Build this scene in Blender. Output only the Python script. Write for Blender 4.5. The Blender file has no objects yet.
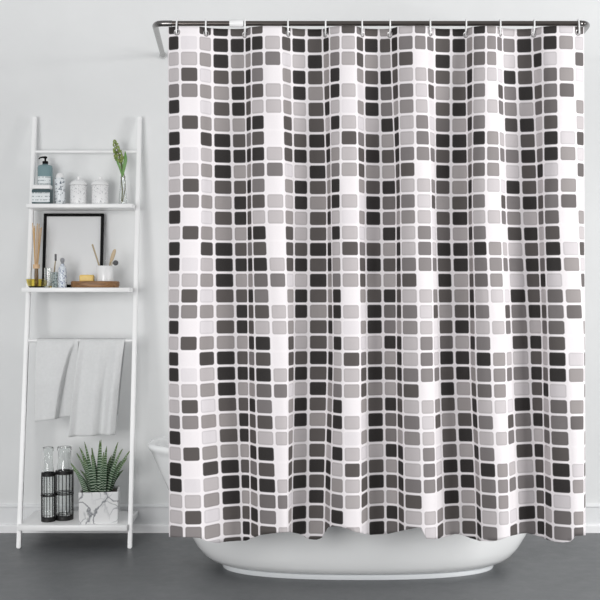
import bpy, bmesh, math, random
from mathutils import Vector, Matrix, noise
random.seed(7)
R = math.radians
S = bpy.context.scene
COL = S.collection

# ---------------------------------------------------------------- camera, world, lights, exposure
F = 1106.0            # focal length in pixels of the 600 px frame
HOR, EYE = 292.0, 1.15
cam = bpy.data.objects.new('camera', bpy.data.cameras.new('camera'))
COL.objects.link(cam)
cam.location = (0, 0, EYE); cam.rotation_euler = (R(90), 0, 0)
cam.data.sensor_width = 36; cam.data.lens = F/600*36
cam.data.shift_y = -(300-HOR)/600
S.camera = cam

w = bpy.data.worlds.new('world'); S.world = w; w.use_nodes = True
w.node_tree.nodes['Background'].inputs[0].default_value = (0.97, 0.985, 1.0, 1)
w.node_tree.nodes['Background'].inputs[1].default_value = 0.5

def area(name, loc, target, sx, sy, power, color=(1, 1, 1)):
    l = bpy.data.lights.new(name, 'AREA'); l.shape = 'RECTANGLE'; l.size = sx; l.size_y = sy
    l.energy = power; l.color = color
    o = bpy.data.objects.new(name, l); COL.objects.link(o); o.location = loc
    o.rotation_euler = (Vector(target)-Vector(loc)).to_track_quat('-Z', 'Y').to_euler()
    return o
area('window_daylight', (3.9, 2.3, 1.6), (0.5, 4.6, 0.5), 1.5, 1.6, 138, (1.0, 0.995, 0.99))
area('fill_front_left', (-2.0, 0.4, 1.25), (-0.75, 5.3, 1.05), 1.8, 1.8, 98, (1.0, 0.995, 0.99))  # added soft fill to lift the ladder wall and tub, not a real window

S.view_settings.view_transform = 'Standard'; S.view_settings.look = 'None'
S.view_settings.exposure = 0.0; S.view_settings.gamma = 1; S.view_settings.use_curve_mapping = False

def P(px, py, D):     # a point that the photo shows at px, py and that stands D metres away
    return Vector(((px-300)*D/F, D, EYE+(HOR-py)*D/F))

# ---------------------------------------------------------------- materials
def srgb(r, g, b):
    f = lambda c: (c/255/12.92) if c/255 <= .04045 else ((c/255+.055)/1.055)**2.4
    return (f(r), f(g), f(b), 1)
class N:
    def __init__(s, name):
        s.m = bpy.data.materials.new(name); s.m.use_nodes = True; s.t = s.m.node_tree
        s.b = s.t.nodes['Principled BSDF']
    def new(s, ty, **k):
        n = s.t.nodes.new(ty)
        for a, v in k.items(): setattr(n, a, v)
        return n
    def put(s, sock, v):
        if isinstance(v, bpy.types.NodeSocket): s.t.links.new(v, sock)
        elif v is not None: sock.default_value = v
    def math(s, op, a, b=None, c=None, clamp=False):
        n = s.new('ShaderNodeMath', operation=op, use_clamp=clamp)
        for i, v in enumerate((a, b, c)):
            if v is not None: s.put(n.inputs[i], v)
        return n.outputs[0]
    def mix(s, f, a, b):
        n = s.new('ShaderNodeMix', data_type='RGBA'); s.put(n.inputs[0], f); s.put(n.inputs[6], a); s.put(n.inputs[7], b)
        return n.outputs[2]
    def ramp(s, f, stops):
        n = s.new('ShaderNodeValToRGB'); e = n.color_ramp.elements
        while len(e) < len(stops): e.new(0.5)
        for el, (p, c) in zip(e, stops): el.position = p; el.color = c
        s.put(n.inputs[0], f); return n.outputs[0]
    def coord(s, which='Object', scale=(1, 1, 1), loc=(0, 0, 0)):
        c = s.new('ShaderNodeTexCoord'); m = s.new('ShaderNodeMapping')
        s.t.links.new(c.outputs[which], m.inputs[0]); m.inputs['Scale'].default_value = scale; m.inputs['Location'].default_value = loc
        return m.outputs[0]
    def noise(s, vec, scale, detail=3, rough=.5, dist=0):
        n = s.new('ShaderNodeTexNoise'); s.put(n.inputs['Vector'], vec); n.inputs['Scale'].default_value = scale
        n.inputs['Detail'].default_value = detail; n.inputs['Roughness'].default_value = rough; n.inputs['Distortion'].default_value = dist
        return n.outputs[0]
    def bump(s, h, strength, dist=.01):
        n = s.new('ShaderNodeBump'); n.inputs['Strength'].default_value = strength; n.inputs['Distance'].default_value = dist
        s.put(n.inputs['Height'], h); s.t.links.new(n.outputs[0], s.b.inputs['Normal'])
    def base(s, c): s.put(s.b.inputs['Base Color'], c)
    def set(s, **k):
        for a, v in k.items(): s.b.inputs[a.replace('_', ' ')].default_value = v
        return s

def plain(name, c, rough=.5, metal=0, var=.06, scale=12, **k):
    n = N(name)
    f = n.noise(n.coord(), scale, 4)
    lo = tuple(x*(1-var) for x in c[:3])+(1,); hi = tuple(min(1, x*(1+var)) for x in c[:3])+(1,)
    n.base(n.mix(f, lo, hi)); n.set(Roughness=rough, Metallic=metal, **k)
    return n.m
def glassy(name, c, rough=.03, ior=1.45):
    n = N(name); f = n.noise(n.coord(), 20); n.base(n.mix(f, c, tuple(x*.97 for x in c[:3])+(1,)))
    n.b.inputs['Transmission Weight'].default_value = 1; n.set(Roughness=rough, IOR=ior); return n.m

n = N('wall_plaster'); v = n.coord()
n.base(n.ramp(n.noise(v, 1.6, 5, .6), [(.3, srgb(228, 229, 229)), (.7, srgb(235, 236, 236))]))
n.bump(n.noise(v, 60, 4), .05, .004); n.set(Roughness=.85); M_wall = n.m
n = N('floor_concrete'); v = n.coord()
a = n.noise(v, 1.3, 6, .65, .4); b = n.noise(v, 14, 5, .7)
n.base(n.mix(.4, n.ramp(a, [(.3, srgb(78, 80, 82)), (.7, srgb(104, 106, 108))]), n.ramp(b, [(.3, srgb(78, 80, 82)), (.75, srgb(112, 114, 116))])))
n.put(n.b.inputs['Roughness'], n.ramp(b, [(.3, (.34,)*3+(1,)), (.7, (.5,)*3+(1,))]))
n.bump(n.noise(v, 40, 5, .7), .08, .004); M_floor = n.m
M_base = plain('baseboard_paint', srgb(234, 235, 236), .55, var=.01)
M_base2 = plain('baseboard_white', srgb(246, 246, 247), .45, var=.01)
M_ladder = plain('white_lacquer', srgb(248, 248, 248), .35, var=.01)
M_tub = plain('white_acrylic', srgb(246, 247, 247), .16, var=.01, scale=2)
M_plinth = plain('tub_plinth_white', srgb(225, 228, 230), .25, var=.01)
M_steel = plain('brushed_steel', srgb(112, 106, 102), .28, 1, .05, 30)
M_chrome = plain('chrome', srgb(215, 215, 215), .12, 1, .02)
M_arm = plain('satin_chrome', srgb(125, 123, 122), .25, 1, .04)
M_plastic = plain('white_plastic', srgb(238, 238, 238), .35, var=.02)
M_grommet = plain('grommet_metal', srgb(170, 168, 168), .3, .6, .05)
M_black = plain('black_paint', srgb(8, 8, 8), .6)
M_black.node_tree.nodes['Principled BSDF'].inputs['Specular IOR Level'].default_value = .15
M_wire = plain('black_wire', srgb(18, 17, 17), .5)
n = N('mirror_glass'); n.base(n.mix(n.noise(n.coord(), 3), srgb(222, 223, 224), srgb(215, 216, 217))); n.set(Roughness=.3); M_print = n.m
n = N('towel_cotton'); v = n.coord()
n.base(n.mix(n.noise(v, 80, 4), srgb(222, 223, 223), srgb(234, 235, 235))); n.bump(n.noise(v, 500, 3), .5, .002)
n.set(Roughness=.95); n.b.inputs['Sheen Weight'].default_value = .2; M_towel = n.m
M_teal = plain('teal_plastic', srgb(122, 148, 152), .25, var=.05)
M_tealdark = plain('dark_teal', srgb(62, 84, 88), .3)
M_ceramic = plain('white_ceramic', srgb(240, 240, 240), .2, var=.01)
def printed(name, base, ink, sx, sz, thr, col='Object'):
    n = N(name); v = n.coord(col, (sx, sx, sz)); f = n.noise(v, 1, 3, .6, .6)
    n.base(n.ramp(f, [(0, base), (thr-.015, base), (thr+.015, ink), (1, ink)])); n.set(Roughness=.3); return n.m
M_canpat = printed('embossed_ceramic', srgb(238, 238, 238), srgb(176, 178, 180), 150, 130, .60)
M_leafpat = printed('leaf_print', srgb(232, 236, 238), srgb(92, 106, 116), 80, 95, .585)
M_bluepat = printed('blue_dotted_glass', srgb(226, 232, 238), srgb(84, 104, 146), 150, 150, .56)
M_greendot = printed('green_dotted_glass', srgb(214, 224, 222), srgb(86, 112, 112), 150, 150, .55)
n = N('label_print'); v = n.coord('Object', (1, 1, 1))
sep = n.new('ShaderNodeSeparateXYZ'); n.t.links.new(v, sep.inputs[0])
line = n.math('LESS_THAN', n.math('FRACT', n.math('MULTIPLY', sep.outputs[2], 62)), .28)
word = n.math('GREATER_THAN', n.noise(n.coord('Object', (160, 1, 40)), 1, 1), .47)
n.base(n.mix(n.math('MULTIPLY', line, word), srgb(226, 231, 232), srgb(150, 160, 164))); n.set(Roughness=.5); M_label = n.m
M_amber = glassy('amber_glass', srgb(255, 240, 150), .05)
M_glass = glassy('clear_glass', (.97, .985, .98, 1), .02)
M_amberliq = plain('amber_neck', srgb(104, 78, 40), .2)
M_reed = plain('rattan_reed', srgb(212, 176, 130), .8, var=.15, scale=60)
M_cork = plain('light_wood_collar', srgb(222, 186, 146), .6)
n = N('walnut_wood'); v = n.coord('Object', (1, 12, 14))
n.base(n.ramp(n.noise(v, 9, 5, .6, .8), [(.3, srgb(96, 66, 38)), (.6, srgb(146, 106, 66)), (.8, srgb(172, 134, 90))])); n.set(Roughness=.5); M_wood = n.m
M_soap = plain('honey_soap', srgb(238, 204, 120), .45, var=.12, scale=60)
M_brush = plain('bamboo_handle', srgb(176, 160, 132), .6, var=.12)
M_bristle = plain('pale_bristle', srgb(206, 186, 156), .9, var=.15, scale=200)
M_greyball = plain('grey_bristle', srgb(84, 84, 86), .6, var=.2, scale=120)
n = N('white_marble'); v = n.coord('Object', (1, 1, 1), (3.1, 1.2, .4))
def crack(scale, loc, wd, warp):
    vv = n.coord('Object', (1, 1, .7), loc)
    nz = n.new('ShaderNodeTexNoise'); nz.inputs['Scale'].default_value = 14; nz.inputs['Detail'].default_value = 5; n.t.links.new(vv, nz.inputs['Vector'])
    ad = n.new('ShaderNodeVectorMath', operation='MULTIPLY_ADD'); n.t.links.new(nz.outputs['Color'], ad.inputs[0]); ad.inputs[1].default_value = (warp,)*3; n.t.links.new(vv, ad.inputs[2])
    vo = n.new('ShaderNodeTexVoronoi', feature='DISTANCE_TO_EDGE'); vo.inputs['Scale'].default_value = scale; n.t.links.new(ad.outputs[0], vo.inputs['Vector'])
    return n.ramp(vo.outputs['Distance'], [(0, (1, 1, 1, 1)), (wd, (0, 0, 0, 1))])
c_a = n.mix(crack(8, (.13, .4, .31), .035, .09), srgb(238, 238, 238), srgb(120, 122, 127))
low = n.ramp(n.noise(v, 7, 2), [(.45, (0, 0, 0, 1)), (.6, (.8, .8, .8, 1))])
c_b = n.mix(n.math('MULTIPLY', crack(22, (.7, .1, .9), .06, .05), low), c_a, srgb(150, 152, 156))
n.base(c_b); n.set(Roughness=.22); M_marble = n.m
M_soil = plain('dark_soil', srgb(52, 44, 38), .95, var=.3, scale=90)
n = N('banded_leaf'); uv = n.new('ShaderNodeUVMap'); sep = n.new('ShaderNodeSeparateXYZ'); n.t.links.new(uv.outputs[0], sep.inputs[0])
fr = n.math('FRACT', n.math('ADD', n.math('MULTIPLY', sep.outputs[1], 19), n.math('MULTIPLY', n.noise(n.coord(), 60), .5)))
band = n.math('MULTIPLY', n.math('LESS_THAN', fr, .3), n.math('LESS_THAN', sep.outputs[1], .86))
green = n.ramp(sep.outputs[1], [(0, srgb(24, 46, 26)), (.5, srgb(36, 72, 38)), (1, srgb(104, 128, 72))])
n.base(n.mix(band, green, srgb(172, 190, 168))); n.set(Roughness=.45); M_hawor = n.m
M_leaf = plain('tulip_leaf_green', srgb(82, 134, 44), .4, var=.25, scale=25)
M_bud = plain('green_buds', srgb(142, 160, 88), .6, var=.3, scale=70)
M_stem = plain('brown_green_stem', srgb(122, 124, 88), .7, var=.2, scale=50)

# curtain print: rounded tiles from the cloth's own tile coordinates, tile tone from the face attribute
n = N('mosaic_print'); uv = n.new('ShaderNodeUVMap'); sep = n.new('ShaderNodeSeparateXYZ'); n.t.links.new(uv.outputs[0], sep.inputs[0])
TW, TH, RR = 18.2, 15.72, 2.2
def edge(s, full, gap):
    d = n.math('ABSOLUTE', n.math('SUBTRACT', n.math('FRACT', s), .5))
    return n.math('SUBTRACT', n.math('MULTIPLY', d, full), full/2-gap/2-RR)
qx = edge(sep.outputs[0], TW, 2.7); qy = edge(sep.outputs[1], TH, 2.3)
mx, my = n.math('MAXIMUM', qx, 0), n.math('MAXIMUM', qy, 0)
ln = n.math('SQRT', n.math('ADD', n.math('MULTIPLY', mx, mx), n.math('MULTIPLY', my, my)))
sd = n.math('SUBTRACT', n.math('ADD', ln, n.math('MINIMUM', n.math('MAXIMUM', qx, qy), 0)), RR)
inside = n.math('SUBTRACT', .5, n.math('MULTIPLY', sd, 1.4), clamp=True)
rim = n.math('MULTIPLY', n.math('SUBTRACT', 1, n.math('ABSOLUTE', n.math('ADD', sd, .7)), clamp=True), .15)
at = n.new('ShaderNodeAttribute', attribute_name='tone')
tone = n.ramp(n.math('DIVIDE', at.outputs['Fac'], 6), [(0, srgb(236, 231, 233)), (1/6, srgb(220, 215, 218)), (2/6, srgb(190, 184, 185)),
        (3/6, srgb(154, 148, 147)), (4/6, srgb(122, 117, 117)), (5/6, srgb(86, 81, 79)), (1, srgb(41, 38, 37))])
weave = n.noise(n.coord('Object', (1, 1, 1)), 260, 2)
tone = n.mix(n.math('MULTIPLY', weave, .08), tone, srgb(120, 116, 116))
dk = n.mix(n.math('MULTIPLY', rim, n.math('GREATER_THAN', at.outputs['Fac'], .8)), tone, srgb(80, 78, 80))
n.base(n.mix(inside, srgb(236, 231, 233), dk)); n.set(Roughness=.7)
n.b.inputs['Specular IOR Level'].default_value = .25
n.bump(n.noise(n.coord('Object', (1, 1, .25)), 22, 3), .25, .006)
M_cloth = n.m

# ---------------------------------------------------------------- mesh helpers
def box(bm, c, s, bev=0, seg=2, rot=None):
    r = bmesh.ops.create_cube(bm, size=1); vs = r['verts']
    bmesh.ops.scale(bm, vec=s, verts=vs)
    if bev:
        es = list({e for v_ in vs for e in v_.link_edges})
        o = bmesh.ops.bevel(bm, geom=es, offset=bev, segments=seg, profile=.5, affect='EDGES')
        vs = list({v_ for f_ in o['faces'] for v_ in f_.verts} | {v_ for v_ in vs if v_.is_valid})
    if rot is not None: bmesh.ops.rotate(bm, cent=(0, 0, 0), matrix=rot, verts=vs)
    bmesh.ops.translate(bm, vec=c, verts=vs); return bm
def lathe(bm, prof, c=(0, 0, 0), seg=32, sx=1, sy=1, p=2):
    rings = []
    for r, z in prof:
        ring = []
        for k in range(seg):
            a = 2*math.pi*k/seg; ca, sa = math.cos(a), math.sin(a)
            m = 1 if p == 2 else (abs(ca)**p+abs(sa)**p)**(-1/p)
            rr = max(r, 1e-5)*m
            ring.append(bm.verts.new((c[0]+rr*ca*sx, c[1]+rr*sa*sy, c[2]+z)))
        rings.append(ring)
    for a, b in zip(rings, rings[1:]):
        for k in range(seg): bm.faces.new((a[k], a[(k+1) % seg], b[(k+1) % seg], b[k]))
    if prof[0][0] > 1e-4: bm.faces.new(rings[0][::-1])
    if prof[-1][0] > 1e-4: bm.faces.new(rings[-1])
    return bm
def tube(bm, pts, rad, seg=10, closed=False, cap=True):
    pts = [Vector(p_) for p_ in pts]; n_ = len(pts); rings = []; up = None
    for i, p_ in enumerate(pts):
        if closed: t = pts[(i+1) % n_]-pts[i-1]
        else: t = pts[min(i+1, n_-1)]-pts[max(i-1, 0)]
        t.normalize()
        if up is None: up = t.orthogonal().normalized()
        up = (up-t*up.dot(t)).normalized(); s_ = t.cross(up)
        r = rad[i] if isinstance(rad, (list, tuple)) else rad
        rings.append([bm.verts.new(p_+(up*math.cos(2*math.pi*k/seg)+s_*math.sin(2*math.pi*k/seg))*r) for k in range(seg)])
    pr = list(zip(rings, rings[1:]))+([(rings[-1], rings[0])] if closed else [])
    for a, b in pr:
        for k in range(seg): bm.faces.new((a[k], a[(k+1) % seg], b[(k+1) % seg], b[k]))
    if cap and not closed: bm.faces.new(rings[0][::-1]); bm.faces.new(rings[-1])
    return bm
def ring(bm, c, R_, r, seg=28, axis='z', sec=8):
    pts = []
    for k in range(seg):
        a = 2*math.pi*k/seg; u, v_ = R_*math.cos(a), R_*math.sin(a)
        pts.append(Vector(c)+Vector({'z': (u, v_, 0), 'y': (u, 0, v_), 'x': (0, u, v_)}[axis]))
    return tube(bm, pts, r, sec, closed=True)
def obj(name, bm, mat, parent=None, loc=None, smooth=True, sharp=35, label=None):
    bmesh.ops.recalc_face_normals(bm, faces=bm.faces)
    me = bpy.data.meshes.new(name); bm.to_mesh(me); bm.free()
    if smooth:
        for p_ in me.polygons: p_.use_smooth = True
        me.set_sharp_from_angle(angle=R(sharp))
    me.materials.append(mat)
    o = bpy.data.objects.new(name, me); COL.objects.link(o)
    if parent: o.parent = parent
    if loc is not None: o.location = loc
    if label: o['label'] = label
    return o
def tag(o, label, cat, group=None):
    o['label'] = label; o['category'] = cat
    if group: o['group'] = group
    return o
def thing(name, loc, label, cat, group=None, rz=0):
    o = bpy.data.objects.new(name, None); o.empty_display_size = .05; COL.objects.link(o); o.location = loc
    o.rotation_euler.z = rz
    return tag(o, label, cat, group)
def struct(name, bm, mat, **k):
    o = obj(name, bm, mat, **k); o['kind'] = 'structure'; return o
B = bmesh.new

# ---------------------------------------------------------------- the room
YW = 5.30
struct('wall_back', box(B(), (0, YW+.06, 1.6), (9, .12, 3.2)), M_wall, smooth=False)
struct('floor', box(B(), (0, YW/2-.3, -.05), (9, YW+2.4, .1)), M_floor, smooth=False)
bm = B()
prof = [(0, 0), (.016, 0), (.016, .036), (.010, .042), (.010, .118), (.007, .124), (.004, .132), (0, .132)]
def skirting(prof):
    b = B(); L = [b.verts.new((-4.5, YW-y_, z_)) for y_, z_ in prof]; Rr = [b.verts.new((4.5, YW-y_, z_)) for y_, z_ in prof]
    k = len(prof)
    for i in range(k): b.faces.new((L[i], L[(i+1) % k], Rr[(i+1) % k], Rr[i]))
    b.faces.new(L); b.faces.new(Rr[::-1]); return b
struct('baseboard_back', skirting([(0, 0), (.010, 0), (.010, .118), (.014, .121), (.014, .128), (.008, .134), (0, .134)]), M_base, smooth=False)
struct('trim_1', skirting([(.0101, 0), (.022, 0), (.022, .032), (.018, .038), (.0101, .040)]), M_base2, smooth=False)

# ---------------------------------------------------------------- bathtub
TC = (0.243, 4.67)
tub = thing('bathtub', (TC[0], TC[1], 0), 'white freestanding oval bathtub with flared ends behind the shower curtain', 'bathtub')
def tubring(b, hx, hy, z, p=2.35, seg=96):
    out = []
    for k in range(seg):
        a = 2*math.pi*k/seg; ca, sa = math.cos(a), math.sin(a)
        m = (abs(ca)**p+abs(sa)**p)**(-1/p)
        out.append(b.verts.new((hx*ca*m, hy*sa*m, z)))
    return out
def rings_mesh(rows, cap0=True, cap1=True):
    b = B(); rs = [tubring(b, *r) for r in rows]
    for a, c in zip(rs, rs[1:]):
        for k in range(len(a)): b.faces.new((a[k], a[(k+1) % len(a)], c[(k+1) % len(a)], c[k]))
    if cap0: b.faces.new(rs[0][::-1])
    if cap1: b.faces.new(rs[-1])
    return b
rows = [(.56, .25, .022), (.585, .262, .024), (.615, .278, .034), (.645, .293, .055), (.675, .308, .09), (.705, .322, .14), (.735, .334, .20),
        (.772, .345, .27), (.808, .354, .35), (.840, .363, .42), (.862, .371, .470), (.869, .375, .486), (.876, .378, .493), (.882, .382, .502), (.883, .383, .511),
        (.878, .380, .519), (.866, .374, .522), (.852, .366, .520), (.842, .358, .512), (.82, .345, .45), (.78, .325, .34), (.72, .30, .22), (.66, .27, .14), (.58, .22, .10), (.4, .14, .09)]
obj('basin', rings_mesh(rows), M_tub, tub, sharp=60)
obj('plinth', rings_mesh([(.568, .254, 0), (.57, .256, .004), (.57, .256, .018), (.562, .25, .0215)]), M_plinth, tub, sharp=50)
d = B(); lathe(d, [(.001, 0), (.03, 0), (.032, .003), (.028, .006), (.001, .006)], (0, 0, .0905), 24)
obj('drain', d, M_chrome, tub)

# ---------------------------------------------------------------- curtain rod, curtain
DC = 4.10
ROD = [P(160, 23.5, DC), P(587, 23.5, DC)]
zr = ROD[0].z
rod = thing('curtain_rod', (0, DC, zr), 'brushed steel shower curtain rod bending back to the wall', 'curtain rod')
def L(p_): return Vector(p_)-Vector((0, DC, zr))
def arm(a, b_, inner):      # a bend from the rod into the arm that runs back to the wall
    pts = [inner]
    for k in range(9):
        t = k/8
        e0 = a+(inner-a).normalized()*.035; e1 = a+(b_-a).normalized()*.10
        pts.append(e0*(1-t)**2+a*2*t*(1-t)+e1*t*t)
    pts.append(b_); return pts
cL, wL = P(154.5, 23.5, DC), P(163, 55.5, YW-.004)
cR, wR = P(589, 23.5, DC), P(562, 57, YW-.004)
obj('rail', tube(B(), [L(P(168, 23.5, DC)), L(P(584, 23.5, DC))], .0095, 20), M_steel, rod)
obj('bent_arm', tube(B(), [L(p_) for p_ in arm(cL, wL, P(172, 23.5, DC))], .0112, 16), M_arm, rod)
obj('bent_arm', tube(B(), [L(p_) for p_ in arm(cR, wR, P(580, 23.5, DC))], .0112, 16), M_arm, rod)
for wp in (wL, wR):
    f = B(); lathe(f, [(.001, 0), (.017, 0), (.018, .004), (.016, .014), (.012, .02)], (0, 0, 0), 28)
    o = obj('wall_flange', f, M_chrome, rod, loc=L(Vector((wp.x, YW, wp.z)))); o.rotation_euler = (R(90), 0, 0)
c0, c1 = L(P(229.5, 23.5, DC)), L(P(243.5, 23.5, DC))
obj('joint_sleeve', tube(B(), [c0, c0.lerp(c1, .06), c0.lerp(c1, .94), c1], [.0125, .0138, .0138, .0125], 24), M_plastic, rod, label='white plastic sleeve over the joint of the rod')
# tile column borders in the photograph at four heights
YS = [40, 200, 355, 525]
BX = [[168,179.6,198.3,212,229.3,244.8,251.3,263.8,281,291.3,306.3,322.6,329.5,340.5,355.8,363.8,378.8,391,398,413.8,426.3,434.3,451.2,466.1,473,486.1,496.5,502.4,515.7,532.3,542.4,557.9,574,584],
 [168,181.7,200.2,213.4,233,247,251.7,266,284.3,293.8,308.5,327,331.2,340.5,358.3,365.2,381.3,396.2,400.5,416,431.2,435.5,450.8,468,472.3,486,500.6,505.8,521.3,537.6,543.8,559.6,577.2,584.3],
 [168.3,179.3,198,215.3,236,248.5,255,271.8,287.8,294.3,308.5,327.8,333.3,342.5,360.3,366.8,383.3,396.5,402.3,419.3,433.5,439.3,454.3,470,475.8,491.8,506,512,529.5,542.5,548.3,567,584,585],
 [169,184,203,221.5,241.8,250.5,259,277.5,288,291.8,307.5,324.3,330.5,344.3,360.8,368.3,385.5,398.3,404.8,423.5,436.8,443.8,460.8,476.5,481.8,498.3,509.5,517.8,536.5,545,553,572.8,583.8,585.5]]
DEP = [1,3.5,3,-2,-4,-3,1.5,4,3.5,-2,-4.5,-4,.5,4,3.5,-2.5,-4.5,-3,2,4.5,3,-2.5,-4.5,-3.5,2,4.5,3,-2,-4.5,-3,2,4.5,3.5,1]
PAT = """6 6 2 2 4 6 2|0 .8 2 5 3.5 0 5|5.5 2 3 1 3 1 3|6 6 6 5 3 5 3|5 6 2.8 5 6 6 2.8|4 6 3 6 5 5 6|5 6 4.4 4 5 2 6
0 2 4 0 2 2 0|5 5 1 3 2 3 5|5 6 2 6 6 2 2|6 5 6 5 3 5 5|6 6 3 3 5 6 2|2 3 4 6 6 2 6|5 2 2.5 0 2 .6 2|4 5 5 3 .6 3 1
5 6 3 5 6 6 2|2.8 5 2.6 6 4.5 4 6|6 6 5 5 5.5 2.6 6|2 4 5 2 4 3.4 2|4 3.6 0 2 1.5 2 3.7|1.6 4 0 3.5 5 .4 1|6 5 6 5 2.8 5 4.6
6 6 2.6 3 5 6 2.6|2.5 3 5 6 6 3 6|6 4 4.5 2 4 2 4|3 3.5 3.2 1.7 0 2 0|2 4 0 1 5 4 0|1.8 4 1.6 6 4 3.6 5.5|5 6 5 5 6 2.2 6
2 4.5 6 2 5 4.5 2|6 6 1.4 4.5 4 4.5 5|1.4 3 0 3 4.5 0 0|5 1.5 4.6 1 .6 3 2"""
PAT = [[float(x) for x in c.split()] for c in PAT.replace('\n', '|').split('|')]
assert len(PAT) == 33 and all(len(c) == 7 for c in PAT)
HEM = [(160,537),(184,537),(200,538),(203,540),(212,542),(225,544.5),(240,543),(250,539),(260,535),(272,533.5),(290,532),(300,534),(307,539),(316,540),(322,538),(325,532),(328,527),(335,526),(345,528),(355,532),(370,535),(385,534.5),(400,531),(412,528.5),(421,527),(423,530),(425,538.5),(436,539),(446,537),(455,534),(462,535),(470,538),(480,541),(492,541.5),(500,540),(510,536),(520,533.5),(528,533),(538,536),(548,540),(560,543),(572,541.5),(574.5,536),(590,535)]
def lin(tab, x):
    if x <= tab[0][0]: return tab[0][1]
    for (a, p_), (b_, q) in zip(tab, tab[1:]):
        if x <= b_: return p_+(q-p_)*(x-a)/(b_-a)
    return tab[-1][1]
def smooth_x(vals, u):       # monotone cubic through the column borders
    i = min(int(u), 32); t = u-i
    dl = [vals[k+1]-vals[k] for k in range(33)]
    def m(k):
        if k == 0: return dl[0]
        if k == 33: return dl[32]
        return 2*dl[k-1]*dl[k]/(dl[k-1]+dl[k])
    h = vals[i]; k1 = vals[i+1]
    return h*(2*t**3-3*t*t+1)+m(i)*(t**3-2*t*t+t)+k1*(-2*t**3+3*t*t)+m(i+1)*(t**3-t*t)
def cat(vals, u):
    i = min(int(u), 32); t = u-i
    p0, p1, p2, p3 = vals[max(i-1, 0)], vals[i], vals[i+1], vals[min(i+2, 33)]
    return .5*(2*p1+(p2-p0)*t+(2*p0-5*p1+4*p2-p3)*t*t+(3*p1-p0-3*p2+p3)*t**3)
def border_x(u, y):
    xs = [smooth_x(b_, u) for b_ in BX]
    if y <= YS[0]: return xs[0]
    for k in range(3):
        if y <= YS[k+1]:
            t = (y-YS[k])/(YS[k+1]-YS[k]); t = t*.6+.4*(t*t*(3-2*t)); return xs[k]*(1-t)+xs[k+1]*t
    return xs[3]+(xs[3]-xs[2])*(y-YS[3])/(YS[3]-YS[2])*.7
def curtain_point(u, y):     # y is the height along the cloth in photo pixels at the cloth's mean distance
    amp = lin([(27, .45), (60, .6), (150, .85), (400, 1.0), (541, 1.1)], y)
    dep = cat(DEP, u)*amp*1.2/100
    dep += .004*noise.noise((u*.55, y*.012, 3.3))+.0022*noise.noise((u*1.7, y*.03, 8.1))
    D = DC-dep
    x = border_x(u, y)
    return Vector(((x-300)*D/F, D, EYE+(HOR-y)*DC/F)), x
curt = thing('shower_curtain', (0, DC, 0), 'white shower curtain with mosaic print of grey, black and white rounded squares', 'shower curtain')
SU, SV, Y0, PIT = 6, 3, 131.54, 15.72
TOPY = 27.5
def pit(y): return 15.9 if y < Y0 else 15.655
v0 = (TOPY-Y0)/pit(TOPY); vN = (546-Y0)/pit(546)
vs_ = [v0]+[k/SV for k in range(math.ceil(v0*SV+1e-6), int(vN*SV)+1)]
b = B(); uvl = b.loops.layers.uv.new('UVMap'); tl = b.faces.layers.float.new('tone')
grid = []
for j, v_ in enumerate(vs_):
    row = []
    for i in range(33*SU+1):
        u = i/SU; y = Y0+v_*(15.9 if v_ < 0 else 15.655)
        xx = border_x(u, min(y, 535)); hem = lin(HEM, xx)
        # the hem list is what the photo shows; nearer folds hang a little lower in view
        dep = cat(DEP, u)*1.32/100; hy = HOR+(hem-HOR)*(DC-dep)/DC
        yy = min(y, hy)
        p_, _ = curtain_point(u, yy)
        row.append((b.verts.new(p_-Vector((0, DC, 0))), u, (yy-Y0)/pit(yy), y >= hy))
    grid.append(row)
for j in range(len(grid)-1):
    for i in range(33*SU):
        q = (grid[j][i], grid[j][i+1], grid[j+1][i+1], grid[j+1][i])
        if q[0][3] and q[1][3]: continue
        f = b.faces.new([k[0] for k in q])
        for l, k in zip(f.loops, q): l[uvl].uv = (k[1], k[2])
        cu = int((i+.5)/SU); cv = math.floor((vs_[j]+vs_[j+1])/2)
        f[tl] = PAT[cu][cv % 7]
bmesh.ops.dissolve_degenerate(b, dist=1e-6, edges=b.edges)
bmesh.ops.delete(b, geom=[v_ for v_ in b.verts if not v_.link_faces], context='VERTS')
cl = obj('cloth', b, M_cloth, curt, sharp=180)
md = cl.modifiers.new('thickness', 'SOLIDIFY'); md.thickness = .0007; md.offset = 0
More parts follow.
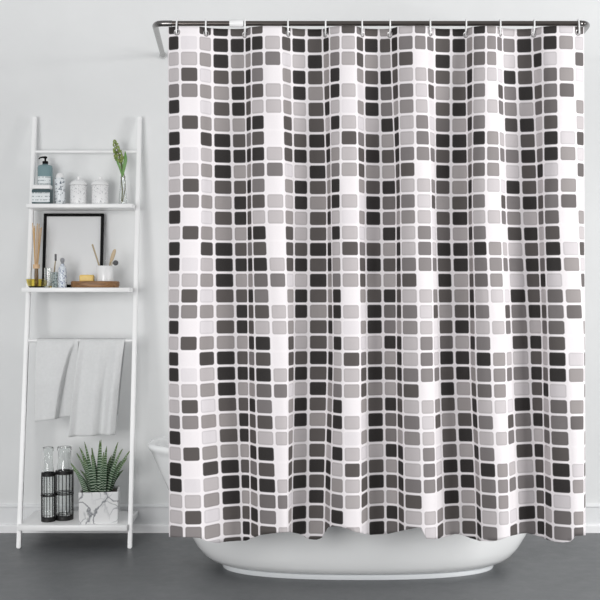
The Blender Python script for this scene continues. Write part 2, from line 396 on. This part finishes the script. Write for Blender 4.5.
# eyelets and rings
RX = [177, 206, 245, 288, 325.5, 362, 390, 430, 466, 500, 534, 578]
ORD = ['first', 'second', 'third', 'fourth', 'fifth', 'sixth', 'sixth', 'fifth', 'fourth', 'third', 'second', 'first']
for k, rx in enumerate(RX):
    lo, hi = 0.0, 33.0
    for _ in range(40):
        mid = (lo+hi)/2
        if border_x(mid, 33) < rx: lo = mid
        else: hi = mid
    p_, _ = curtain_point(lo, 33.5)
    p1, _ = curtain_point(max(0, lo-.3), 33.5); p2, _ = curtain_point(min(33, lo+.3), 33.5)
    e = B(); ring(e, (0, 0, 0), .0098, .0026, 24, 'y', 8)
    o = obj('eyelet', e, M_grommet, curt, loc=p_-Vector((0, DC, 0))); o.rotation_euler.z = math.atan2(p2.y-p1.y, p2.x-p1.x)
    # ring: a teardrop loop over the rod and through the eyelet
    pts = []
    zt = zr+.0142; zb = p_.z-.003; dy = p_.y-DC; rx_ = (rx-300)*DC/F
    h = (zt-zb)/2
    for s_ in range(28):
        a = 2*math.pi*s_/28
        wd = .0155*(1-.25*(1-math.sin(a))/2)
        t = (1-math.sin(a))/2
        pts.append(Vector((0, wd*math.cos(a)+dy*t**1.5, (zt+zb)/2+h*math.sin(a)-zr)))
    g = B(); tube(g, pts, .0029, 8, closed=True)
    side = 'left' if k < 6 else 'right'
    o = obj('curtain_ring', g, M_plastic, None, loc=(rx_, DC, zr))
    tag(o, 'white plastic curtain ring on the rod, %s from the %s end' % (ORD[k], side), 'curtain ring', 'rings holding the shower curtain')

# ---------------------------------------------------------------- ladder shelf
FY, TY, LH = 4.97, 5.272, 1.984
def rail_y(z): return FY+(TY-FY)*z/LH
XL, XR = -1.263, -.764
lad = thing('ladder_shelf', ((XL+XR)/2, FY, 0), 'white leaning ladder shelf with three boards against the grey wall', 'shelf')
def LL(x, y, z): return Vector((x-(XL+XR)/2, y-FY, z))
ang = math.atan2(TY-FY, LH)
for x in (XL, XR):
    b = B(); vs = []
    for z, yy in ((0, FY), (LH, TY)):
        for sx, sy in ((-1, -1), (1, -1), (1, 1), (-1, 1)):
            vs.append(b.verts.new(LL(x+sx*.0095, yy+sy*.013, z)))
    b.faces.new(vs[3::-1]); b.faces.new(vs[4:])
    for k in range(4): b.faces.new((vs[k], vs[(k+1) % 4], vs[4+(k+1) % 4], vs[4+k]))
    bmesh.ops.bevel(b, geom=b.edges[:], offset=.003, segments=2, affect='EDGES')
    obj('side_rail', b, M_ladder, lad)
def rung(name, z, r, dy=0):
    y = rail_y(z)+dy
    obj(name, tube(B(), [LL(XL, y, z), LL(XR, y, z)], r, 14), M_ladder, lad)
rung('rung', 1.815, .0075)
rung('towel_bar', .925, .0075, -.004)
SHZ = [(1.558, 5.105, 5.292, .019, 'top board'), (1.170, 5.02, 5.285, .021, 'middle board'), (.107, 4.945, 5.272, .026, 'wide bottom board')]
for z, ya, yb, th, nm in SHZ:
    xa, xb = XL-.002, XR-.009
    b = B(); box(b, LL((xa+xb)/2, (ya+yb)/2, z-th/2), (xb-xa, yb-ya, th), .003)
    obj('shelf_board', b, M_ladder, lad, label='white %s of the ladder shelf' % nm)
Z1, Z2, Z3 = SHZ[0][0], SHZ[1][0], SHZ[2][0]
def at(px, D): return (px-300)*D/F
def sc(D): return D/F

# top board --------------------------------------------------------
D = 5.215; s = sc(D)
t = thing('pump_bottle', (at(45.3, D), D, Z1), 'teal pump bottle with black pump and pale label, behind the small jar', 'bottle')
hb = 40.5*s
b = B(); lathe(b, [(.001, 0), (.030, 0), (.034, .004), (.0345, .01), (.0345, hb-.014), (.031, hb-.004), (.02, hb), (.013, hb+.002), (.012, hb+.004)], seg=40, p=3.2, sy=.8)
obj('body', b, M_teal, t)
b = B(); 
for (a0, a1) in ((-140, -40),):
    pr = []
    N_ = 14; L0 = []; L1 = []
    for k in range(N_+1):
        a = R(a0+(a1-a0)*k/N_); ca, sa = math.cos(a), math.sin(a); m = (abs(ca)**3.2+abs(sa)**3.2)**(-1/3.2)
        L0.append(b.verts.new((.0349*m*ca, .0353*m*sa*.8, .035))); L1.append(b.verts.new((.0349*m*ca, .0353*m*sa*.8, .135)))
    for k in range(N_): b.faces.new((L0[k], L0[k+1], L1[k+1], L1[k]))
obj('label', b, M_label, t, label='pale label with fine lines')
b = B(); lathe(b, [(.013, hb+.004), (.0135, hb+.006), (.0135, hb+.016), (.011, hb+.018), (.0045, hb+.019), (.0045, hb+.03), (.009, hb+.031), (.009, hb+.039), (.004, hb+.041)], seg=24)
pump = obj('pump', b, M_black, t, label='black pump')
b = B(); tube(b, [(0, 0, hb+.036), (-.012, 0, hb+.037), (-.024, -.002, hb+.034), (-.03, -.003, hb+.028)], [.0045, .004, .0035, .003], 10)
obj('nozzle', b, M_black, pump)

D = 5.145; s = sc(D)
t = thing('cream_jar', (at(42, D), D, Z1), 'low wide jar in white and teal, in front of the pump bottle', 'jar')
b = B(); box(b, (0, 0, .0345), (.086, .05, .069), .006, 3); obj('body', b, M_tealdark, t)
b = B(); box(b, (0, 0, .079), (.088, .053, .020), .005, 3); obj('lid', b, M_plastic, t, label='white lid')
b = B(); box(b, (0, -.0254, .031), (.084, .001, .044), .0004, 1); obj('label', b, M_label, t, label='white wraparound label')

D = 5.175; s = sc(D)
t = thing('tall_bottle', (at(60, D), D, Z1), 'slim white bottle with dark leaf print beside the pump bottle', 'bottle')
b = B(); lathe(b, [(.001, 0), (.023, 0), (.0245, .003), (.0245, .118), (.023, .122), (.019, .126)], seg=32); obj('body', b, M_leafpat, t)
b = B(); lathe(b, [(.019, .126), (.0195, .128), (.018, .138), (.011, .147), (.001, .149)], seg=32); obj('cap', b, M_plastic, t, label='white rounded cap')

def canister(px, label):
    D = 5.19
    t = thing('canister', (at(px, D), D, Z1), label, 'jar', 'lidded white ceramic canisters on the top board')
    b = B(); lathe(b, [(.001, 0), (.035, 0), (.0385, .004), (.0385, .088), (.036, .092), (.02, .092)], seg=40); obj('body', b, M_canpat, t)
    b = B(); lathe(b, [(.02, .0925), (.0405, .0925), (.0415, .096), (.040, .1), (.034, .108), (.022, .115), (.008, .119), (.001, .1195)], seg=40)
    ld = obj('lid', b, M_ceramic, t)
    b = B(); lathe(b, [(.006, .1185), (.0055, .122), (.008, .127), (.008, .131), (.005, .135), (.001, .136)], seg=24); obj('knob', b, M_ceramic, ld)
    b = B(); ring(b, (0, 0, .004), .0375, .0018, 40); obj('foot_rim', b, M_ceramic, t)
    return t
canister(78.5, 'white ceramic canister with domed lid, beside the leaf-print bottle')
canister(100, 'white ceramic canister with domed lid, nearer the flower')

D = 5.19; s = sc(D)
vx = at(123, D)
t = thing('bud_vase', (vx, D, Z1), 'slim clear glass vase holding a green hyacinth stem', 'vase')
b = B(); lathe(b, [(.001, 0), (.017, 0), (.020, .003), (.019, .03), (.014, .08), (.011, .125), (.0135, .135), (.0122, .135), (.0098, .125), (.0128, .08), (.0178, .03), (.018, .006), (.001, .005)], seg=32)
obj('glass_body', b, M_glass, t)
f = thing('hyacinth', (vx, D, Z1+.008), 'green budding hyacinth stem with two leaves standing in the glass vase', 'flower')
def q(px, py, dy=0): return Vector(((px-123)*s, dy, (204-py)*s-.008+(Z1-(EYE+(HOR-204)*s))*0))
b = B(); tube(b, [q(121.5, 202), q(122.5, 190), q(121.5, 180), q(122, 168), q(120, 158), q(117, 147), q(114.5, 138.5)], [.0028, .003, .0028, .003, .003, .0025, .0015], 8); obj('stem', b, M_stem, f)
b = B(); tube(b, [q(122.2, 201, .006), q(125, 188, .004), q(125, 180, .003), q(123.5, 171, .002)], [.002, .0024, .0024, .0024], 8); obj('side_stem', b, M_stem, f)
b = B()
for k in range(150):
    tt = random.random(); a = random.uniform(0, 2*math.pi)
    c = q(120.3-6*tt, 161-22*tt); rr = (.021*(1-tt)**.6+.004)*math.sqrt(random.uniform(.3, 1))
    if tt < .12: rr *= .6
    cp = c+Vector((rr*math.cos(a), rr*math.sin(a), 0)); sz = random.uniform(.0042, .0065)*(1-.35*tt)
    r_ = bmesh.ops.create_icosphere(b, subdivisions=1, radius=sz, matrix=Matrix.Translation(cp) @ Matrix.Rotation(random.uniform(-.5, .5), 4, 'Y') @ Matrix.Diagonal((.75, .75, 1.35, 1)))
obj('flower_head', b, M_bud, f, sharp=180)
def blade(pts, wid, th=.0015, nrm=Vector((0, -1, 0)), n_=14):
    b = B(); uvl = b.loops.layers.uv.new('UVMap'); rs = []
    for k in range(n_+1):
        u = k/n_*(len(pts)-1); i = min(int(u), len(pts)-2); fr_ = u-i
        c = pts[i].lerp(pts[i+1], fr_)
        tg = (pts[i+1]-pts[i]).normalized(); sd_ = tg.cross(nrm).normalized(); w_ = lin(wid, k/n_)
        up = sd_.cross(tg)
        rs.append(([b.verts.new(c-sd_*w_+up*th), b.verts.new(c-up*th*1.6), b.verts.new(c+sd_*w_+up*th), b.verts.new(c+up*th*.4)], k/n_))
    for (a, va), (c, vb) in zip(rs, rs[1:]):
        for k in range(4):
            fc = b.faces.new((a[k], a[(k+1) % 4], c[(k+1) % 4], c[k]))
            for l, vv in zip(fc.loops, (va, va, vb, vb)): l[uvl].uv = (k/4, vv)
    b.faces.new(rs[0][0][::-1]); b.faces.new(rs[-1][0]); return b
wid = [(0, .003), (.25, .007), (.55, .009), (.8, .006), (1, .0006)]
obj('leaf', blade([q(122.5, 176, -.003), q(124.5, 166, -.006), q(126, 158, -.008), q(125.3, 150, -.006)], wid), M_leaf, f)
obj('leaf', blade([q(122, 174, -.004), q(120, 166, -.008), q(117.5, 160, -.01), q(116.5, 155, -.01)], [(0, .003), (.4, .006), (.8, .004), (1, .0006)]), M_leaf, f)
obj('leaf', blade([q(122, 176, .004), q(122.5, 168, .004), q(121.5, 160, .004)], [(0, .003), (.4, .006), (.8, .004), (1, .0006)]), M_leaf, f)

# middle board -----------------------------------------------------
D = 5.225; s = sc(D)
W_, H_ = 60.5*s, 75*s
t = thing('framed_mirror', (at(72.2, D), D, Z2), 'thin black square frame with plain pale sheet leaning on the wall between the boards', 'picture frame')
b = B()
fw = .0135
for cx, cz, sx, sz in ((0, fw/2, W_, fw), (0, H_-fw/2, W_, fw), (-W_/2+fw/2, H_/2, fw, H_), (W_/2-fw/2, H_/2, fw, H_)):
    box(b, (cx, 0, cz), (sx, .016, sz), .0012, 1)
fr = obj('frame', b, M_black, t); 
b = B(); box(b, (0, .002, H_/2), (W_-fw, .004, H_-fw)); sh = obj('pale_sheet', b, M_print, t)
t.name = 'picture_frame'; t.rotation_euler.x = -R(7); t.location.z = Z2+.0012

D = 5.13; s = sc(D)
t = thing('reed_diffuser', (at(36.4, D), D, Z2), 'amber glass reed diffuser with wooden collar and tan reeds', 'reed diffuser')
b = B(); lathe(b, [(.001, 0), (.030, 0), (.036, .004), (.044, .022), (.0475, .039), (.0465, .040), (.043, .024), (.034, .008), (.012, .006), (.012, .006)], seg=40); obj('glass_bowl', b, M_amber, t)
b = B(); lathe(b, [(.001, .0065), (.0095, .0065), (.0095, .06), (.0085, .088), (.001, .088)], seg=24); obj('neck', b, M_amberliq, t, label='dark amber neck')
b = B(); lathe(b, [(.001, .0885), (.0145, .0885), (.0155, .091), (.0155, .105), (.0145, .108), (.001, .108)], seg=28); obj('collar', b, M_cork, t, label='pale wooden collar')
for k in range(9):
    a = 2*math.pi*k/9+.3; r1 = .007; r2 = random.uniform(.014, .024); hh = random.uniform(.275, .302)
    b = B(); tube(b, [(r1*math.cos(a), r1*math.sin(a), .1085), (r2*math.cos(a), r2*math.sin(a), hh)], .0019, 8); obj('reed', b, M_reed, t)

def tumbler(px, D, r, h, mat, name, label, cat='glass'):
    b = B(); lathe(b, [(.001, 0), (r*.9, 0), (r*.95, .003), (r, h), (r-.002, h), (r*.95-.002, .008), (.001, .007)], seg=32)
    o = obj(name, b, mat, None, loc=(at(px, D), D, Z2)); return tag(o, label, cat)
tumbler(48.2, 5.075, .0185, .090, M_glass, 'tumbler', 'plain clear drinking glass beside the amber diffuser', 'glass')
tumbler(54.3, 5.125, .0165, .072, M_greendot, 'dotted_tumbler', 'small glass with grey green dots holding a toothbrush')
D = 5.125; s = sc(D)
t = thing('toothbrush', (at(54.3, D), D, Z2+.009), 'toothbrush with brown handle standing in the dotted glass', 'toothbrush')
b = B(); tube(b, [(-.006, 0, 0), (0, 0, .07), (.005, 0, .115)], [.003, .0034, .0026], 10); obj('handle', b, M_brush, t)
b = B(); box(b, (.0066, -.002, .131), (.009, .008, .032), .002, 2, Matrix.Rotation(R(0), 3, 'Y')); obj('brush_head', b, M_greyball, t, label='greyish brush head')
D = 5.10
t = thing('patterned_bottle', (at(62.4, D), D, Z2), 'small blue and white dotted bottle with round stopper beside the wooden tray', 'bottle')
b = B(); lathe(b, [(.001, 0), (.018, 0), (.0195, .003), (.0195, .08), (.016, .094), (.009, .102), (.008, .11)], seg=32); obj('body', b, M_bluepat, t)
b = B(); lathe(b, [(.001, .1105), (.006, .1105), (.006, .115), (.010, .122), (.011, .128), (.008, .135), (.001, .138)], seg=24); obj('stopper', b, plain('grey_stopper', srgb(150, 152, 156), .3), t, label='small grey round stopper')

D = 5.12; s = sc(D)
tray = B(); lathe(tray, [(.001, 0), (.96*.11, 0), (.108, .003), (.111, .010), (.111, .026), (.108, .030), (.103, .030), (.101, .025), (.001, .025)], seg=56, sy=.55, p=2.6)
TX = at(95.3, D)
tag(obj('serving_tray', tray, M_wood, None, loc=(TX, D, Z2)), 'oval brown wooden tray on the middle board under the soap and cup', 'tray')
b = B(); box(b, (0, 0, .019), (.064, .042, .034), .006, 3)
tag(obj('soap_bar', b, M_soap, None, loc=(at(87, 5.115), 5.115, Z2+.0235)), 'yellow honey coloured soap bar lying on the wooden tray', 'soap')
cx_ = at(105, D)
b = B(); lathe(b, [(.001, 0), (.035, 0), (.0375, .003), (.0385, .074), (.0375, .076), (.0362, .074), (.035, .006), (.001, .005)], seg=40)
tag(obj('ceramic_cup', b, M_ceramic, None, loc=(cx_, D, Z2+.0255)), 'round white ceramic cup standing on the wooden tray', 'cup')
zc = Z2+.0255+.006
t = thing('thin_brush', (cx_, D, zc), 'thin taupe stick handle leaning left out of the white cup', 'brush')
b = B(); tube(b, [(-.008, .01, .001), (-.029, .004, .075), (-.0575, 0, .165)], [.003, .0034, .004], 10); obj('handle', b, M_brush, t)
b = B(); bmesh.ops.create_uvsphere(b, u_segments=16, v_segments=10, radius=.0045, matrix=Matrix.Translation((-.0578, 0, .166))); obj('tip', b, M_brush, t)
t = thing('wooden_brush', (cx_, D, zc), 'pale wooden brush with wide head leaning right out of the white cup', 'brush')
b = B(); tube(b, [(.004, .012, .001), (.02, .01, .07), (.026, .008, .09)], [.003, .004, .005], 10); obj('handle', b, M_brush, t)
b = B(); tube(b, [(.026, .008, .088), (.030, .008, .1), (.037, .008, .122), (.043, .008, .14), (.046, .008, .147)], [.005, .0085, .0095, .0075, .003], 14); obj('brush_head', b, M_bristle, t, label='pale rounded bristle head')
t = thing('round_brush', (cx_, D, zc), 'dark grey round ended brush hanging over the rim of the white cup', 'brush')
b = B(); tube(b, [(.01, -.012, .001), (.029, -.012, .06), (.0365, -.013, .083), (.046, -.014, .086)], .0022, 8); obj('handle', b, M_brush, t)
b = B(); bmesh.ops.create_uvsphere(b, u_segments=20, v_segments=14, radius=.0125, matrix=Matrix.Translation((.0515, -.014, .083)) @ Matrix.Diagonal((1, .8, 1, 1))); obj('round_head', b, M_greyball, t, label='dark grey ball head')
b = B(); tube(b, [(-.006, -.006, .001), (.006, 0, .08), (.010, 0, .125)], [.002, .002, .0015], 8)
tag(obj('glass_stirrer', b, M_glass, None, loc=(cx_, D, zc)), 'thin clear glass stick upright in the white cup', 'stick')

# towels -----------------------------------------------------------
ZB = .925; YB = rail_y(ZB)-.004
def towel(name, xt0, xt1, xb0, xb1, yb0, yb1, label, fold, back, seed, off):
    b = B(); NU, NV = 56, 40; D0 = YB-.012
    rows = []
    half = []
    def hx(u, v_):    # pixel column
        a = xt0+(xt1-xt0)*u; c = xb0+(xb1-xb0)*u; e = v_**.8
        return a*(1-e)+c*e
    ztop = ZB+.0105
    for v_ in [k/NV for k in range(NV, -1, -1)]:                   # back panel, bottom to top
        rows.append([(hx(u, v_*back), v_*back, u, 1) for u in [i/NU for i in range(NU+1)]])
    for v_ in [k/NV for k in range(1, NV+1)]:
        rows.append([(hx(u, v_), v_, u, 0) for u in [i/NU for i in range(NU+1)]])
    grid = []
    for row in rows:
        g = []
        for px, v_, u, bk in row:
            hemz = EYE+(HOR-(yb0+(yb1-yb0)*u))*D0/F
            e = min(1, v_*14)
            z = ztop-(ztop-hemz)*v_
            if v_ < 1/14: z = ZB+.0105*math.sqrt(max(0, 1-e*e))-(ztop-hemz)*v_*.6
            k = min(1, .35+v_*1.2)
            w_ = fold(u, v_)*k*min(1, v_*6+.15)
            y = YB+(.012*e+.004 if bk else -.012*e)+(w_ if not bk else w_*.15)+(.004*noise.noise((u*4, v_*3, seed)) if not bk else 0)
            if not bk: y = min(y, YB-.0115*e)
            g.append(b.verts.new(((px-300)*D0/F-off.x, y-off.y, z-off.z)))
        grid.append(g)
    for a, c in zip(grid, grid[1:]):
        for i in range(NU): b.faces.new((a[i], a[i+1], c[i+1], c[i]))
    o = obj(name, b, M_towel, None, loc=off, sharp=180)
    m = o.modifiers.new('thickness', 'SOLIDIFY'); m.thickness = .003; m.offset = 0
    tag(o, label, 'towel', 'towels over the ladder bar')
def foldA(u, v_):
    th = .97-.40*math.sqrt(v_)
    return -.046+.005*math.sin(u*9)+.045*max(0, min(1, (u-th)/.05))
def foldB(u, v_):
    return -.032+.014*math.sin(u*2*math.pi*2.2-1.1)+.007*math.sin(u*19+.5)*min(1, .4+v_)-.008*math.exp(-((u-.05)/.07)**2)
towel('hand_towel', 37, 79.5, 37, 72, 421, 416, 'pale grey hand towel over the ladder bar, the shorter one with a shaded fold', foldA, .92, 1.7, Vector((at(58, YB), YB, ZB)))
towel('hand_towel', 80.5, 125.5, 70.5, 116, 436, 434, 'pale grey hand towel over the ladder bar, the longer one above the potted plant', foldB, .80, 5.2, Vector((at(101, YB), YB, ZB)))

# bottom board -----------------------------------------------------
def bottle_basket(px, D, r, hb_, hg, label_b, label_w, lean=0):
    x = at(px, D)
    t = thing('wire_basket', (x, D, Z3), label_w, 'wire basket', 'black wire baskets on the bottom board')
    def disc(z0, th, ri):
        b = B(); lathe(b, [(ri, z0), (r, z0), (r+.0015, z0+.002), (r+.0015, z0+th-.002), (r, z0+th), (ri, z0+th), (ri, z0)], seg=32)
        # thread-wound ring
        return b
    obj('base_ring', disc(0, .020, .001), M_wire, t)
    obj('top_ring', disc(hb_-.016, .016, r-.004), M_wire, t)
    b = B(); ring(b, (0, 0, hb_*.53), r+.0015, .0028, 32); ring(b, (0, 0, hb_*.56), r+.0015, .0018, 32); obj('middle_ring', b, M_wire, t)
    for k in range(14):
        a = 2*math.pi*(k+.5)/14
        b = B(); tube(b, [(r*math.cos(a), r*math.sin(a), .018), (r*math.cos(a), r*math.sin(a), hb_-.014)], .0019, 6); obj('wire', b, M_wire, t)
    g = r-.0048
    zb = .0212
    prof = [(.001, 0), (g*.9, 0), (g, .004), (g, hb_-.03), (g*.96, hb_-.01), (g*.86, hb_+.012), (g*.80, hb_+.026), (g*.80, hg-zb-.02), (g*.92, hg-zb-.014), (g*.92, hg-zb-.002), (g*.85, hg-zb)]
    inner = [(g*.75, hg-zb-.012), (g*.74, hb_+.026), (g*.80, hb_+.012), (g*.9, hb_-.01), (g*.94, hb_-.03), (g*.93, .008), (.001, .006)]
    b = B(); lathe(b, prof+inner, seg=32)
    tag(obj('glass_bottle', b, M_glass, None, loc=(x, D, Z3+zb)), label_b, 'bottle', 'clear bottles in the wire baskets')
D1, D2 = 5.035, 5.075
bottle_basket(48.3, D1, .0305, .222, .336, 'clear glass bottle standing in the narrower wire basket at the left', 'black wire basket, the narrower of the two, nearest the left ladder rail')
bottle_basket(64.3, D2, .0400, .225, .333, 'clear glass bottle standing in the wider wire basket beside the pot', 'black wire basket, the wider of the two, beside the marble pot')

D = 5.055; PX = at(99.6, D); wP = .18
t = thing('plant_pot', (PX, D, Z3), 'square white marble pot with grey veins on the bottom board', 'plant pot', rz=R(7))
b = B(); h0 = .143
def sq(b, w_, z): return [b.verts.new((sx*w_, sy*w_, z)) for sx, sy in ((-1, -1), (1, -1), (1, 1), (-1, 1))]
rs = [sq(b, .086, 0), sq(b, .0885, h0), sq(b, .081, h0), sq(b, .079, h0-.03)]
for a, c in zip(rs, rs[1:]):
    for k in range(4): b.faces.new((a[k], a[(k+1) % 4], c[(k+1) % 4], c[k]))
b.faces.new(rs[0][::-1]); b.faces.new(rs[-1])
bmesh.ops.bevel(b, geom=b.edges[:], offset=.003, segments=2, affect='EDGES')
obj('pot_body', b, M_marble, t)
b = B(); box(b, (0, 0, h0-.021), (.155, .155, .016)); obj('soil', b, M_soil, t)
pl = thing('striped_succulent', (PX, D, Z3+h0-.013), 'spiky green succulent with white banded leaves in the marble pot', 'plant')
s = sc(D)
tips = [(72, 463, 70), (75.5, 453), (79, 447), (86, 441.5), (91, 448), (100, 440.5), (103, 439.5), (109, 446), (116.5, 442), (123, 449), (130.5, 449.5), (127, 458), (96, 447), (112, 455),
        (83, 456), (119, 461), (73.5, 469), (106, 452), (89, 455), (122, 470), (99, 455), (114, 449), (94, 452), (80, 470)]
for k, tp in enumerate(tips):
    px, py = tp[0], tp[1]
    bx = 99.6+(px-99.6)*.36+random.uniform(-1.5, 1.5); dy0 = random.uniform(-.045, .045); dy1 = dy0*1.9-.004
    if abs(px-99.6) > 20: dy1 = dy0*.8
    p0 = Vector(((bx-99.6)*s, dy0, 0)); z_ = (EYE+(HOR-py)*(D+dy1)/F)-(Z3+h0-.013)
    p3 = Vector(((px-99.6)*(D+dy1)/F, dy1, z_))
    p1 = p0+Vector(((p3.x-p0.x)*.22, (dy1-dy0)*.3, z_*.38)); p2 = p0+Vector(((p3.x-p0.x)*.55, (dy1-dy0)*.65, z_*.72))
    pts = []
    for j in range(9):
        tt = j/8; pts.append(p0*(1-tt)**3+p1*3*tt*(1-tt)**2+p2*3*tt*tt*(1-tt)+p3*tt**3)
    w0 = random.uniform(.0098, .013)
    obj('leaf', blade(pts, [(0, w0*.9), (.2, w0), (.6, w0*.72), (.9, w0*.3), (1, .0006)], .0028, Vector((random.uniform(-.5, .5), -1, 0)).normalized(), 18), M_hawor, pl)
